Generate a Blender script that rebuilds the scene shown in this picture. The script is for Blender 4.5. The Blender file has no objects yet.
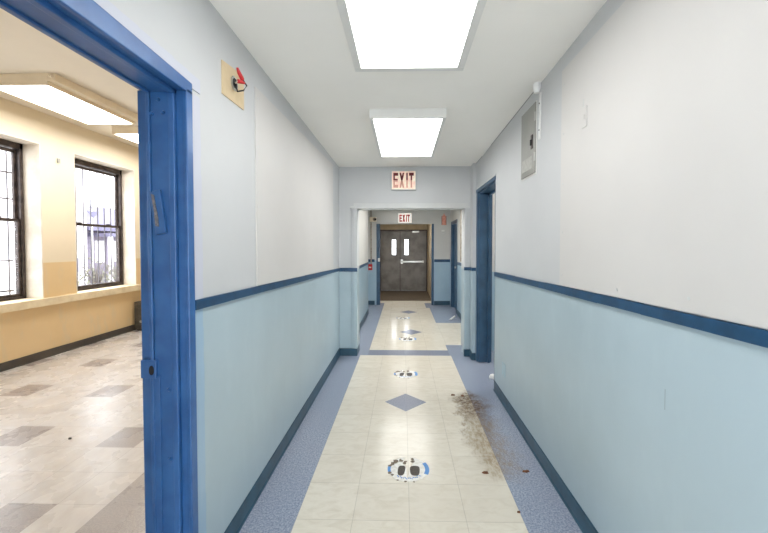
import bpy, bmesh, math, random
from mathutils import Vector
random.seed(7)
SC = bpy.context.scene
COL = SC.collection

# ------------------------------------------------------------------ shader helpers
class S:
    """A socket (or number) with arithmetic that writes Math nodes."""
    def __init__(s, nt, v): s.nt, s.v = nt, v
    def _m(s, op, *a):
        n = s.nt.nodes.new('ShaderNodeMath'); n.operation = op
        for i, x in enumerate((s,) + a):
            x = x.v if isinstance(x, S) else x
            if isinstance(x, (int, float)): n.inputs[i].default_value = x
            else: s.nt.links.new(x, n.inputs[i])
        return S(s.nt, n.outputs[0])
    def __add__(s, o): return s._m('ADD', o)
    def __sub__(s, o): return s._m('SUBTRACT', o)
    def __mul__(s, o): return s._m('MULTIPLY', o)
    def gt(s, o): return s._m('GREATER_THAN', o)
    def lt(s, o): return s._m('LESS_THAN', o)
    def abs(s): return s._m('ABSOLUTE')
    def floor(s): return s._m('FLOOR')
    def frac(s): return s._m('FRACT')
    def max(s, o): return s._m('MAXIMUM', o)
    def min(s, o): return s._m('MINIMUM', o)
    def inv(s): return (s * -1.0) + 1.0
    def within(s, a, b): return s.gt(a) * s.lt(b)
    def smooth(s, a, b):
        n = s.nt.nodes.new('ShaderNodeMapRange'); n.interpolation_type = 'SMOOTHSTEP'
        s.nt.links.new(s.v, n.inputs[0]); n.inputs[1].default_value = a; n.inputs[2].default_value = b
        return S(s.nt, n.outputs[0])

def lin(c):
    return tuple(((v/255)/12.92 if v/255 <= .04045 else (((v/255)+.055)/1.055)**2.4) for v in c) + (1.0,)

class M_:
    def __init__(s, name):
        s.m = bpy.data.materials.new(name); s.m.use_nodes = True
        s.nt = s.m.node_tree; s.b = s.nt.nodes['Principled BSDF']
        g = s.nt.nodes.new('ShaderNodeNewGeometry'); s.pos = g.outputs['Position']
        sep = s.nt.nodes.new('ShaderNodeSeparateXYZ'); s.nt.links.new(s.pos, sep.inputs[0])
        s.x, s.y, s.z = (S(s.nt, sep.outputs[i]) for i in range(3))
    def noise(s, scale, detail=3, rough=.55, stretch=None, dist=0):
        n = s.nt.nodes.new('ShaderNodeTexNoise'); n.inputs['Scale'].default_value = scale
        n.inputs['Detail'].default_value = detail; n.inputs['Roughness'].default_value = rough
        n.inputs['Distortion'].default_value = dist
        src = s.pos
        if stretch:
            mp = s.nt.nodes.new('ShaderNodeMapping'); mp.inputs['Scale'].default_value = stretch
            s.nt.links.new(s.pos, mp.inputs[0]); src = mp.outputs[0]
        s.nt.links.new(src, n.inputs['Vector'])
        return S(s.nt, n.outputs[0])
    def white(s, a, b):
        c = s.nt.nodes.new('ShaderNodeCombineXYZ')
        s.nt.links.new(a.v, c.inputs[0]); s.nt.links.new(b.v, c.inputs[1])
        n = s.nt.nodes.new('ShaderNodeTexWhiteNoise'); n.noise_dimensions = '2D'
        s.nt.links.new(c.outputs[0], n.inputs['Vector'])
        return S(s.nt, n.outputs['Value'])
    def mix(s, f, a, b):
        n = s.nt.nodes.new('ShaderNodeMix'); n.data_type = 'RGBA'
        for i, x in ((0, f), (6, a), (7, b)):
            x = x.v if isinstance(x, S) else x
            if isinstance(x, (int, float, tuple)): n.inputs[i].default_value = x
            else: s.nt.links.new(x, n.inputs[i])
        return n.outputs[2]
    def col(s, c):
        if isinstance(c, tuple): s.b.inputs['Base Color'].default_value = c
        else: s.nt.links.new(c, s.b.inputs['Base Color'])
    def rough(s, r):
        if isinstance(r, S): s.nt.links.new(r.v, s.b.inputs['Roughness'])
        else: s.b.inputs['Roughness'].default_value = r
    def bump(s, h, strength=.2, dist=.004):
        n = s.nt.nodes.new('ShaderNodeBump'); n.inputs['Strength'].default_value = strength
        n.inputs['Distance'].default_value = dist
        s.nt.links.new(h.v, n.inputs['Height']); s.nt.links.new(n.outputs[0], s.b.inputs['Normal'])

def flat(name, rgb, rough=.5, metal=0, var=.12, scale=6, bump=0, bscale=60, rgb2=None, emit=0, spec=.5):
    """Plain paint / metal / plastic with a mild procedural mottling."""
    k = M_(name); c = lin(rgb)
    d = lin(rgb2) if rgb2 else tuple(v*(1-var) for v in c[:3]) + (1,)
    k.col(k.mix(k.noise(scale).smooth(.35, .7), c, d)); k.rough(rough)
    k.b.inputs['Metallic'].default_value = metal
    k.b.inputs['Specular IOR Level'].default_value = spec
    if bump: k.bump(k.noise(bscale), bump, .003)
    if emit:
        k.b.inputs['Emission Color'].default_value = c; k.b.inputs['Emission Strength'].default_value = emit
    return k.m

def emitter(name, strength, rgb=(1, 1, 1)):
    m = bpy.data.materials.new(name); m.use_nodes = True; nt = m.node_tree
    nt.nodes.clear(); e = nt.nodes.new('ShaderNodeEmission'); o = nt.nodes.new('ShaderNodeOutputMaterial')
    e.inputs[0].default_value = tuple(rgb) + (1,); e.inputs[1].default_value = strength
    nt.links.new(e.outputs[0], o.inputs[0]); return m

def glass(name):
    m = bpy.data.materials.new(name); m.use_nodes = True; nt = m.node_tree
    nt.nodes.clear(); o = nt.nodes.new('ShaderNodeOutputMaterial')
    t = nt.nodes.new('ShaderNodeBsdfTransparent'); t.inputs[0].default_value = (.96, .97, .98, 1)
    g = nt.nodes.new('ShaderNodeBsdfGlossy'); g.inputs['Roughness'].default_value = .02
    lw = nt.nodes.new('ShaderNodeLayerWeight'); lw.inputs[0].default_value = .5
    p = S(nt, lw.outputs['Facing']); f4 = (p*p*p*p) * .35 + .02
    x = nt.nodes.new('ShaderNodeMixShader')
    nt.links.new(f4.v, x.inputs[0]); nt.links.new(t.outputs[0], x.inputs[1]); nt.links.new(g.outputs[0], x.inputs[2])
    nt.links.new(x.outputs[0], o.inputs[0]); return m

UP, LOW = (199, 201, 202), (176, 194, 202)
def two_tone(name, a, b, up=UP, low=LOW, low2=None, axis='y'):
    """Painted wall: grey above the painted line z = a + b*y, blue below it."""
    k = M_(name)
    lim = k.y * b + a
    m = (k.z - lim).gt(0)
    n = k.noise(1.6, 4).smooth(.3, .75); sm = k.noise(9, 5, stretch=(1, 1, .35)).smooth(.5, .8)
    u = k.mix(n, lin(up), lin(tuple(v-5 for v in up)))
    l = k.mix(n, lin(low), lin(low2 or tuple(v-8 for v in low)))
    l = k.mix(sm*.22, l, lin((192, 208, 214)))
    k.col(k.mix(m, l, u)); k.rough(m*.25 + .33)
    if 'right' in name:       # a thin scratch
        c0 = k.b.inputs['Base Color'].links[0].from_socket
        k.col(k.mix(k.y.within(1.308, 1.312) * k.z.within(.885, .96) * .5, c0, lin((110, 120, 130))))
    k.bump(k.noise(24, 4), .12, .004); return k.m

MT = {}
MT['wall_left'] = two_tone('wall paint left', 1.26, -.0219)
MT['wall_right'] = two_tone('wall paint right', 1.25, -.0166)
MT['wall_far'] = two_tone('wall paint far', 1.11, 0, up=(203, 203, 200), low=(160, 186, 203))
MT['strip'] = two_tone('bare strip paint', 1.26, -.0219, up=(196, 199, 210), low=(158, 186, 208))
MT['room'] = two_tone('room paint', 1.25, 0, up=(240, 228, 205), low=(236, 210, 166), low2=(230, 203, 157))
MT['reveal'] = flat('reveal plaster', (238, 232, 222), .7, rgb2=(224, 214, 200), scale=5, bump=.15)
MT['ceiling'] = flat('ceiling paint', (244, 242, 236), .75, var=.03, scale=1.5, bump=.08)
MT['room_ceiling'] = flat('room ceiling paint', (242, 236, 224), .75, var=.05, scale=1.5, bump=.1)
MT['panel'] = flat('panel board paint', (207, 205, 202), .55, var=.03, scale=2, bump=.05)
MT['blue'] = flat('blue door paint', (55, 103, 160), .32, rgb2=(44, 88, 143), scale=7, bump=.15, bscale=35)
MT['blue_dark'] = flat('dark blue door paint', (52, 86, 116), .35, rgb2=(42, 72, 100), scale=7, bump=.12, bscale=35)
MT['dado'] = flat('dado paint', (28, 72, 108), .35, rgb2=(22, 60, 92), scale=12)
MT['base'] = flat('cove base vinyl', (48, 84, 104), .35, rgb2=(38, 68, 86), scale=9)
MT['base_dark'] = flat('dark base', (66, 66, 66), .5, rgb2=(84, 78, 72), scale=5)
MT['white'] = flat('white fixture enamel', (226, 226, 222), .4, var=.04)
MT['cream_fixture'] = flat('cream fixture enamel', (242, 230, 208), .45, var=.06)
MT['trim_grey'] = flat('grey casing paint', (207, 209, 208), .45, var=.06, scale=4)
MT['lamp'] = emitter('hall lamp', 8, (1, .99, .975))
MT['lamp_room'] = emitter('room lamp', 14, (1, .96, .9))
MT['lamp_recess_fill'] = emitter('added fill lamp', 20, (1, .97, .92))  # glow of the unseen light added in the door recess
MT['lamp_header_fill'] = emitter('added fill lamp by the header', 20, (1, .97, .92))  # glow of the unseen light added behind the header
MT['lamp_mid'] = emitter('corridor middle lamp', 5, (1, .97, .92))
MT['downlight'] = emitter('downlight lamp', 9, (1, .97, .93))
MT['glass'] = glass('window glass')
MT['frame_dark'] = flat('dark bronze frame', (58, 50, 50), .4, metal=.3, rgb2=(84, 74, 70), scale=14)
MT['bar'] = flat('grey painted bars', (92, 89, 100), .5)
MT['sill'] = flat('chipped sill paint', (240, 226, 196), .6, rgb2=(226, 210, 178), scale=8, bump=.3)
MT['door_grey'] = flat('worn steel door', (124, 121, 118), .38, metal=0, rgb2=(98, 95, 92), scale=3.2, bump=.08)
MT['steel'] = flat('bright steel', (200, 200, 196), .28, metal=.8)
MT['recess'] = flat('beige recess paint', (186, 170, 140), .6, var=.15)
MT['mat'] = flat('brown mat', (84, 72, 58), .9, rgb2=(66, 56, 46), scale=40, bump=.5, bscale=160)
MT['black'] = flat('black hole', (16, 15, 15), .6)
MT['scrape'] = flat('scraped metal', (150, 148, 150), .4, metal=.4, rgb2=(104, 106, 116), scale=60)
MT['tan'] = flat('tan bare plaster', (214, 194, 158), .75, rgb2=(204, 184, 148), scale=12, bump=.2)
MT['red'] = flat('red plastic', (190, 30, 36), .35)
MT['red_dark'] = flat('dark red letters', (112, 14, 18), .4, var=.2)
MT['red_sign'] = flat('red letters', (176, 24, 30), .4)
MT['wire_black'] = flat('black wire', (34, 30, 34), .45)
MT['wire_white'] = flat('white wire', (226, 222, 212), .45)
MT['sign_face'] = flat('sign face', (240, 228, 206), .45, rgb2=(244, 190, 176), scale=14, emit=.25)
MT['sign_face2'] = flat('bright sign face', (246, 240, 232), .45, rgb2=(244, 222, 214), scale=14, emit=.35)
MT['pink'] = flat('pink sign', (232, 168, 148), .5, rgb2=(222, 140, 124), scale=30)
MT['panel_grey'] = flat('grey enamel cabinet', (150, 150, 144), .35, metal=.1, rgb2=(138, 138, 132), scale=3)
MT['label'] = flat('paper label', (178, 178, 172), .6, rgb2=(164, 164, 158), scale=40)
MT['wall_white'] = flat('white plastic', (228, 228, 226), .4, var=.04)
MT['outlet'] = flat('painted outlet plate', (172, 199, 210), .35, var=.05)
MT['box_dark'] = flat('dark grey cabinet', (70, 68, 62), .55, rgb2=(92, 88, 80), scale=22, bump=.2)
MT['brown'] = flat('brown scrap', (116, 72, 46), .8, rgb2=(88, 54, 34), scale=60)
MT['conduit'] = flat('old conduit', (172, 162, 146), .5, rgb2=(128, 112, 98), scale=18)
MT['door_tan'] = flat('tan wood door', (196, 160, 110), .5, rgb2=(170, 132, 88), scale=9)
MT['sticker'] = flat('sticker vinyl', (232, 231, 226), .35, rgb2=(212, 209, 200), scale=40)
MT['sticker_blue'] = flat('sticker blue ink', (70, 138, 204), .35)
MT['sticker_ink'] = flat('sticker dark ink', (74, 66, 58), .5, rgb2=(52, 46, 40), scale=80)
MT['sticker_dirt'] = flat('worn sticker glue', (104, 92, 80), .7, rgb2=(140, 126, 108), scale=90)
MT['ext_wall'] = flat('pale stucco', (226, 224, 226), .8, var=.05)
MT['ext_roof'] = flat('slate roof', (104, 101, 126), .8, rgb2=(92, 89, 112), scale=3)
MT['ext_grey'] = flat('grey metal outside', (120, 118, 132), .6)
MT['ext_ground'] = flat('pale pavement', (200, 198, 194), .9, rgb2=(184, 182, 178), scale=.6)
MT['twig'] = flat('winter twigs', (96, 90, 88), .9)
MT['leaf'] = flat('pale leaves', (120, 122, 100), .9, rgb2=(96, 92, 88), scale=4)

def brick_mat(name, c1, c2, mortar):
    k = M_(name)
    t = k.nt.nodes.new('ShaderNodeTexBrick'); t.inputs['Scale'].default_value = 4
    t.inputs['Color1'].default_value = lin(c1); t.inputs['Color2'].default_value = lin(c2); t.inputs['Mortar'].default_value = lin(mortar)
    c = k.nt.nodes.new('ShaderNodeCombineXYZ'); k.nt.links.new((k.x + k.y).v, c.inputs[0]); k.nt.links.new(k.z.v, c.inputs[1])
    k.nt.links.new(c.outputs[0], t.inputs['Vector']); k.col(t.outputs['Color']); k.rough(.85); return k.m
MT['brick'] = brick_mat('lilac brick', (112, 104, 122), (98, 90, 108), (150, 146, 158))
MT['brick_pale'] = brick_mat('pale brick', (226, 220, 220), (214, 206, 208), (238, 236, 236))

def hall_floor_mat():
    k = M_('hall floor tiles'); x, y = k.x, k.y
    near = y.lt(4.87) * x.within(-.575, .645)
    far = y.gt(5.12) * ((x.within(-.475, .63) * y.lt(8.64)).max(x.within(-.475, .55) * y.lt(9.4)).max(x.within(.6, 1.4) * y.within(5.40, 6.96)))
    end = y.gt(9.38)
    cream = near.max(far).max(end)
    dia = x*0
    for cx, cy in ((.025, 3.405), (.137, 6.21), (.125, 8.10)):
        dia = dia.max(((x - cx).abs() + (y - cy).abs()).lt(.196))
    cream = cream * dia.inv()
    gx, gy = (x + .575) * (1/.305), (y - .086) * (1/.305)
    rnd = k.white(gx.floor(), gy.floor())
    seam = ((gx.frac() - .5).abs().gt(.4945)).max((gy.frac() - .5).abs().gt(.4945))
    mar = k.noise(7, 6, .65, stretch=(1, 2.2, 1), dist=1.2).smooth(.35, .75)
    cr = k.mix(mar, lin((221, 215, 201)), lin((208, 200, 183)))
    cr = k.mix(rnd * .35, cr, lin((205, 197, 181)))
    sp = k.noise(95, 3, .7).smooth(.36, .66)
    bl = k.mix(sp, lin((118, 128, 149)), lin((164, 171, 185)))
    bl = k.mix(k.noise(3, 4).smooth(.45, .8)*.5, bl, lin((140, 146, 164)))
    band = y.within(4.87, 5.12) * x.within(-.475, .63)
    bl = k.mix(band.max(dia)*.55, bl, lin((120, 124, 140)))
    c = k.mix(cream, bl, cr)
    c = k.mix(seam * (cream*.28 + .05), c, lin((120, 112, 98)))
    # scuffs on the cream tiles
    scuff = k.noise(38, 6, .7, stretch=(1, .5, 1)).smooth(.62, .78) * k.noise(2.2).smooth(.4, .65)
    c = k.mix(scuff*.3, c, lin((150, 136, 116)))
    # brown spill dried near the right wall: dense at the far end, thinning to a tan film
    wob = (k.noise(3.2, 5, .65) - .5) * .34
    u = x + wob - (y - 2.4) * -.01
    v = y + (k.noise(4, 5, .65, stretch=(1.3, 1, 1)) - .5) * .5
    film = u.smooth(.44, .58) * u.smooth(.66, .86).inv() * v.smooth(2.2, 2.42) * v.smooth(3.35, 3.75).inv()
    grit = k.noise(34, 8, .78, stretch=(1, .4, 1)).smooth(.42, .62)
    c = k.mix(film * (grit*.40 + .36), c, lin((134, 108, 68)))
    head = u.smooth(.46, .56) * u.smooth(.68, .84).inv() * v.smooth(2.9, 3.45) * v.smooth(3.5, 3.66).inv()
    c = k.mix(head * (k.noise(26, 7, .75).smooth(.40, .60)*.7 + .2), c, lin((86, 62, 40)))
    rim = (u - .50).abs().smooth(.0, .05).inv() * v.smooth(2.5, 3.0) * v.smooth(3.4, 3.6).inv() * grit
    c = k.mix(rim*.55, c, lin((112, 80, 46)))
    body = film
    k.col(c); k.rough(k.noise(4, 4).smooth(.3, .8) * .10 + .15)
    k.b.inputs['Specular IOR Level'].default_value = .5
    k.bump(k.noise(5, 2), .03, .004)
    return k.m
MT['floor'] = hall_floor_mat()

def room_floor_mat():
    k = M_('room floor tiles'); x, y = k.x, k.y
    gx, gy = (x + 1.68) * (1/.2865), (y - 2.0) * (1/.2917)
    ix, iy = gx.floor(), gy.floor()
    # dark tiles: every third tile each way
    mx = ((ix + 2.0 + 300) * (1/3.0)).frac().abs().lt(.1).max(((ix + 2.0 + 300) * (1/3.0)).frac().gt(.9))
    my = ((iy + 1.0 + 300) * (1/3.0)).frac().abs().lt(.1).max(((iy + 1.0 + 300) * (1/3.0)).frac().gt(.9))
    dark = (mx * my).max(x.gt(-1.68))
    seam = ((gx.frac() - .5).abs().gt(.494)).max((gy.frac() - .5).abs().gt(.494))
    rnd = k.white(ix, iy)
    mar = k.noise(6, 6, .65, stretch=(2.2, 1, 1), dist=.3).smooth(.35, .75)
    a = k.mix(mar, lin((214, 211, 209)), lin((198, 193, 191)))
    a = k.mix(rnd*.4, a, lin((204, 194, 186)))
    b = k.mix(k.noise(120, 2).smooth(.35, .68), lin((150, 142, 140)), lin((172, 163, 160)))
    c = k.mix(dark, a, b)
    c = k.mix(seam*.5, c, lin((130, 122, 116)))
    sc = k.noise(45, 6, .75).smooth(.55, .85)
    c = k.mix(sc*.14, c, lin((150, 136, 124)))
    k.col(c); k.rough(k.noise(4).smooth(.3, .8)*.1 + .24); return k.m
MT['room_floor'] = room_floor_mat()

def exit_letter_mat():
    k = M_('half lit exit letters')
    k.col(k.mix(k.z.gt(2.335), lin((216, 160, 140)), lin((112, 12, 18)))); k.rough(.4); return k.m  # lower half of the letters painted paler for light falling on it
MT['exit_letters'] = exit_letter_mat()

# ------------------------------------------------------------------ mesh helpers
class MB:
    def __init__(s): s.v, s.f, s.m = [], [], []
    def quad(s, pts, m=0):
        o = len(s.v); s.v += [tuple(p) for p in pts]; s.f.append(tuple(range(o, o+len(pts)))); s.m.append(m); return s
    def hexa(s, p, m=0):
        o = len(s.v); s.v += [tuple(q) for q in p]
        for a in ((0, 3, 2, 1), (4, 5, 6, 7), (0, 1, 5, 4), (1, 2, 6, 5), (2, 3, 7, 6), (3, 0, 4, 7)):
            s.f.append(tuple(o+i for i in a)); s.m.append(m)
        return s
    def box(s, x0, x1, y0, y1, z0, z1, m=0):
        return s.hexa([(x0,y0,z0),(x1,y0,z0),(x1,y1,z0),(x0,y1,z0),(x0,y0,z1),(x1,y0,z1),(x1,y1,z1),(x0,y1,z1)], m)
    def prism(s, poly, d, m=0):
        """extrude a 3-D polygon by vector d"""
        o = len(s.v); n = len(poly)
        s.v += [tuple(p) for p in poly] + [tuple(p[i]+d[i] for i in range(3)) for p in poly]
        s.f.append(tuple(range(o+n-1, o-1, -1))); s.m.append(m)
        s.f.append(tuple(range(o+n, o+2*n))); s.m.append(m)
        for i in range(n):
            j = (i+1) % n; s.f.append((o+i, o+j, o+n+j, o+n+i)); s.m.append(m)
        return s
    def tube(s, pts, r, n=10, m=0):
        pts = [Vector(p) for p in pts]; o = len(s.v); rs = r if isinstance(r, (list, tuple)) else [r]*len(pts)
        up = Vector((0, 0, 1))
        for i, p in enumerate(pts):
            t = (pts[min(i+1, len(pts)-1)] - pts[max(i-1, 0)]).normalized()
            a = t.cross(up if abs(t.z) < .9 else Vector((1, 0, 0))).normalized(); b = t.cross(a)
            for k in range(n):
                q = 2*math.pi*k/n; s.v.append(tuple(p + rs[i]*(math.cos(q)*a + math.sin(q)*b)))
        for i in range(len(pts)-1):
            for k in range(n):
                k2 = (k+1) % n; s.f.append((o+i*n+k, o+i*n+k2, o+(i+1)*n+k2, o+(i+1)*n+k)); s.m.append(m)
        s.f.append(tuple(o+k for k in range(n-1, -1, -1))); s.m.append(m)
        e = o+(len(pts)-1)*n; s.f.append(tuple(e+k for k in range(n))); s.m.append(m)
        return s
    def cyl(s, p0, p1, r, n=20, m=0, r1=None): return s.tube([p0, p1], [r, r if r1 is None else r1], n, m)
    def ring(s, c, r0, r1, z0, z1, a0=0, a1=360, n=40, m=0):
        """flat annulus sector lying on the floor"""
        full = a1-a0 >= 360
        P = [math.radians(a0+(a1-a0)*i/n) for i in range(n+1)]
        for i in range(n):
            a, b = P[i], P[i+1]
            q = [(c[0]+r*math.cos(t), c[1]+r*math.sin(t)) for r, t in ((r0, a), (r1, a), (r1, b), (r0, b))]
            s.hexa([(u, w, z0) for u, w in q] + [(u, w, z1) for u, w in q], m)
        return s
    def disc(s, c, rx, ry, z0, z1, n=32, m=0):
        return s.prism([(c[0]+rx*math.cos(2*math.pi*i/n), c[1]+ry*math.sin(2*math.pi*i/n), z0) for i in range(n)], (0, 0, z1-z0), m)
    def build(s, name, mats, parent=None, bevel=0, smooth=False):
        if not isinstance(mats, (list, tuple)): mats = [mats]
        off = Vector((0, 0, 0)); p = parent
        while p: off = off + p.location; p = p.parent
        me = bpy.data.meshes.new(name)
        me.from_pydata([tuple(Vector(v)-off) for v in s.v], [], s.f); 
        for k in mats: me.materials.append(MT[k] if isinstance(k, str) else k)
        for i, p in enumerate(me.polygons): p.material_index = s.m[i]
        bm = bmesh.new(); bm.from_mesh(me); bmesh.ops.recalc_face_normals(bm, faces=bm.faces); bm.to_mesh(me); bm.free()
        if smooth:
            me.shade_smooth(); me.set_sharp_from_angle(angle=math.radians(40))
        o = bpy.data.objects.new(name, me); COL.objects.link(o)
        if parent: o.parent = parent
        if bevel:
            b = o.modifiers.new('Bevel', 'BEVEL'); b.width = bevel; b.segments = 2; b.limit_method = 'ANGLE'
        return o

def tag(o, label=None, cat=None, group=None, kind=None):
    if label: o['label'] = label
    if cat: o['category'] = cat
    if group: o['group'] = group
    if kind: o['kind'] = kind
    return o
def empty(name, loc, label, cat, group=None):
    o = bpy.data.objects.new(name, None); COL.objects.link(o); o.location = loc; o.empty_display_size = .1
    return tag(o, label, cat, group)
def struct(mb, name, mats, label=None, cat=None, bevel=0):
    return tag(mb.build(name, mats, None, bevel), label, cat, None, 'structure')
def struct_empty(name, loc, label=None, cat=None):
    o = empty(name, loc, label, cat); o['kind'] = 'structure'; return o

# ------------------------------------------------------------------ dimensions
XL, XR = -.855, .935          # hall walls
XLB = -1.01                   # room side of the partition
YB = -1.5                     # hall behind the camera
YH, YH2 = 4.87, 5.10          # header wall
# the old ceiling sags a little towards the cross wall
D0, D1, DT = .46, 1.46, 2.115 # left doorway
R0, R1, RT = 3.72, 4.64, 2.16 # right doorway
XRB = 1.10
YE = 9.1                      # end wall
FZ = 2.37                     # far corridor ceiling
def cz(x, y=2.5):
    l, q = 2.572-.0106*y, 2.645-.0248*y
    return l + (q-l)*(x-XL)/(XR-XL)

# ------------------------------------------------------------------ floors and ceilings
struct(MB().box(-1.0, 1.4, YB-.1, 12.1, -.08, 0), 'floor', 'floor', 'cream tiled hall floor with blue speckled borders', 'floor')
struct(MB().box(-4.96, -1.0, -1.0, 9.1, -.08, 0), 'floor_room', 'room_floor', 'pale tiled floor of the side room with scattered grey tiles', 'floor')
m = MB(); m.hexa([(XL-.1, YB, cz(XL-.1, YB)), (XR+.2, YB, cz(XR+.2, YB)), (XR+.2, YH+.05, cz(XR+.2, YH+.05)), (XL-.1, YH+.05, cz(XL-.1, YH+.05)),
                  (XL-.1, YB, 2.75), (XR+.2, YB, 2.75), (XR+.2, YH+.05, 2.75), (XL-.1, YH+.05, 2.75)])
struct(m, 'ceiling', 'ceiling', 'smooth off-white hall ceiling', 'ceiling')
struct(MB().box(-1.0, 1.4, YH2-.02, YE+.1, FZ, FZ+.1), 'ceiling_corridor', 'ceiling', 'low off-white ceiling of the far corridor', 'ceiling')
struct(MB().box(-4.96, XLB+.02, -1.0, 9.1, 3.21, 3.3), 'ceiling_room', 'room_ceiling', 'cream ceiling of the side room', 'ceiling')

# ------------------------------------------------------------------ hall walls
TH = 2.8
m = MB()
mid = -.93
for y0, y1, z0, z1 in ((YB, D0, 0, TH), (D1, YH2, 0, TH), (D0, D1, DT, TH)):
    m.box(mid, XL, y0, y1, z0, z1)
struct(m, 'wall_left', 'wall_left', 'left hall wall, grey above and light blue below', 'wall')
m = MB()
for y0, y1, z0, z1 in ((-1, D0, 0, 3.3), (D1, 9.1, 0, 3.3), (D0, D1, DT, 3.3)):
    m.box(XLB, mid, y0, y1, z0, z1)
struct(m, 'wall_room_right', 'room', 'cream side-room face of the partition wall', 'wall')
m = MB()
for y0, y1, z0, z1 in ((YB, R0, 0, TH), (R1, YH2, 0, TH), (R0, R1, RT, TH)):
    m.box(XR, XRB, y0, y1, z0, z1)
XN = .892                      # the short pier beside the wide opening stands a little proud
m.box(XN, XR, R1+.06, YH, 0, TH)
struct(m, 'wall_right', 'wall_right', 'right hall wall, grey above and light blue below', 'wall')
# unseen glazed doors behind the camera, added to bring light into the hall
m = MB().box(XL-.1, XL+.12, YB-.1, YB, 0, TH).box(XR-.12, XR+.2, YB-.1, YB, 0, TH).box(XL+.12, XR-.12, YB-.1, YB, 2.45, TH)
struct(m, 'wall_back', 'wall_right', 'hall wall behind the camera', 'wall')
d = struct_empty('added_door_5', (.04, YB, 0), 'unseen glazed doors added behind the camera for light', 'door')
m = MB()
for x in (XL+.12, .015, XR-.17): m.box(x, x+.05, YB-.08, YB-.02, 0, 2.45)
m.box(XL+.12, XR-.12, YB-.08, YB-.02, 2.40, 2.45).box(XL+.12, XR-.12, YB-.08, YB-.02, 0, .1)
m.build('frame', 'frame_dark', d, .003)
MB().box(XL+.17, .015, YB-.053, YB-.047, .1, 2.40).build('pane', 'glass', d)
MB().box(.065, XR-.17, YB-.053, YB-.047, .1, 2.40).build('pane', 'glass', d)
# header wall with the wide opening
OX0, OX1, OZ = -.625, .825, 1.985
m = MB().box(XL, OX0, YH, YH2, 0, TH).box(OX1, XR, YH, YH2, 0, TH).box(OX0, OX1, YH, YH2, OZ, TH)
struct(m, 'wall_header', 'wall_right', 'cross wall with the wide opening into the far corridor', 'wall')
# casing round that opening
m = MB().box(-.69, OX0+.012, YH-.012, YH, .095, 1.99).box(-.66, OX0+.012, YH-.024, YH-.012, .095, 1.975)
m.box(OX0, OX0+.012, YH, YH2+.005, .095, OZ)
m.box(OX1-.012, .875, YH-.012, YH, .095, 1.99).box(OX1-.012, .85, YH-.024, YH-.012, .095, 1.975)
m.box(OX1-.012, OX1, YH, YH2+.005, .095, OZ)
struct(m, 'trim_1', 'wall_right', 'stepped upright casing boards of the wide opening', 'trim', .003)
m = MB().box(-.70, .885, YH-.03, YH, 1.968, 1.998).box(-.66, .86, YH-.008, YH, 1.998, 2.04).box(OX0, OX1, YH-.012, YH2+.005, OZ-.014, OZ)
struct(m, 'trim_2', 'trim_grey', 'projecting head board of the wide opening', 'trim', .003)

# ------------------------------------------------------------------ far corridor walls
FXL, FXR = -.76, 1.17
struct(MB().box(mid+.01, FXL, YH2, 7.95, 0, TH), 'wall_corridor_left', 'wall_far', 'left wall of the far corridor', 'wall')
struct(MB().box(mid+.001, -.9, 7.95, YE+.1, 0, TH), 'wall_corridor_left_recess', 'wall_far', 'set-back end of the left corridor wall', 'wall')
E0, E1, ET = -.65, .725, 2.02
F0, F1, FT = 7.96, 8.80, 2.0    # doorway at right in the far corridor
m = MB().box(FXR, FXR+.2, YH2, F0, 0, TH).box(FXR, FXR+.2, F1, YE+.1, 0, TH).box(FXR, FXR+.2, F0, F1, FT, TH)
struct(m, 'wall_corridor_right', 'wall_far', 'right wall of the far corridor', 'wall')
m = MB().box(-.95, E0, YE, YE+.15, 0, TH).box(E1, FXR+.2, YE, YE+.15, 0, TH).box(E0, E1, YE, YE+.15, ET, TH)
struct(m, 'wall_end', 'wall_far', 'end wall around the steel double door', 'wall')
YD = 11.9
V0, V1 = -.765, .785
m = MB().box(V0-.12, V0, YE+.15, YD+.1, 0, 2.4).box(V1, V1+.12, YE+.15, YD+.1, 0, 2.4).box(V0-.12, V1+.12, YE+.15, YD+.1, 2.36, 2.46).box(V0, V1, YD-.05, YD+.1, 1.999, 2.36)
struct(m, 'wall_vestibule', 'recess', 'beige sides of the recess before the steel doors', 'wall')

# ------------------------------------------------------------------ baseboards and painted line
def zl(y, dz=0): return 1.26 - .0219*y + dz
def zr(y, dz=0): return 1.25 - .0166*y + dz
def band_x(m, x0, x1, y0, y1, fn, a, b):
    m.hexa([(x0, y0, fn(y0)+a), (x1, y0, fn(y0)+a), (x1, y1, fn(y1)+a), (x0, y1, fn(y1)+a),
            (x0, y0, fn(y0)+b), (x1, y0, fn(y0)+b), (x1, y1, fn(y1)+b), (x0, y1, fn(y1)+b)])
m = MB()
for i in range(12):           # uneven hand-painted edge
    y0 = D1+.004 + (YH-D1-.004)*i/12; y1 = D1+.004 + (YH-D1-.004)*(i+1)/12
    band_x(m, XL, XL+.013, y0, y1, zl, -.019+random.uniform(-.001, .001), .022+random.uniform(-.001, .001))
m.box(XL, -.69, YH-.006, YH, 1.128, 1.178).box(-.69, OX0+.015, YH-.028, YH, 1.128, 1.178)
struct(m, 'trim_3', 'dado', 'dark blue line along the left hall wall', 'trim')
m = MB()
for i in range(16):
    y0 = YB + (R0-.01-YB)*i/16; y1 = YB + (R0-.01-YB)*(i+1)/16
    band_x(m, XR-.013, XR, y0, y1, zr, -.022+random.uniform(-.0015, .0015), .02+random.uniform(-.0015, .0015))
band_x(m, XN-.006, XN, R1+.06, YH, zr, -.022, .02); m.box(XN-.006, XR, R1+.054, R1+.06, 1.151, 1.193)
m.box(.875, XN, YH-.006, YH, 1.148, 1.19).box(OX1-.015, .875, YH-.028, YH, 1.148, 1.19)
struct(m, 'trim_4', 'dado', 'dark blue line along the right hall wall', 'trim')
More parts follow.
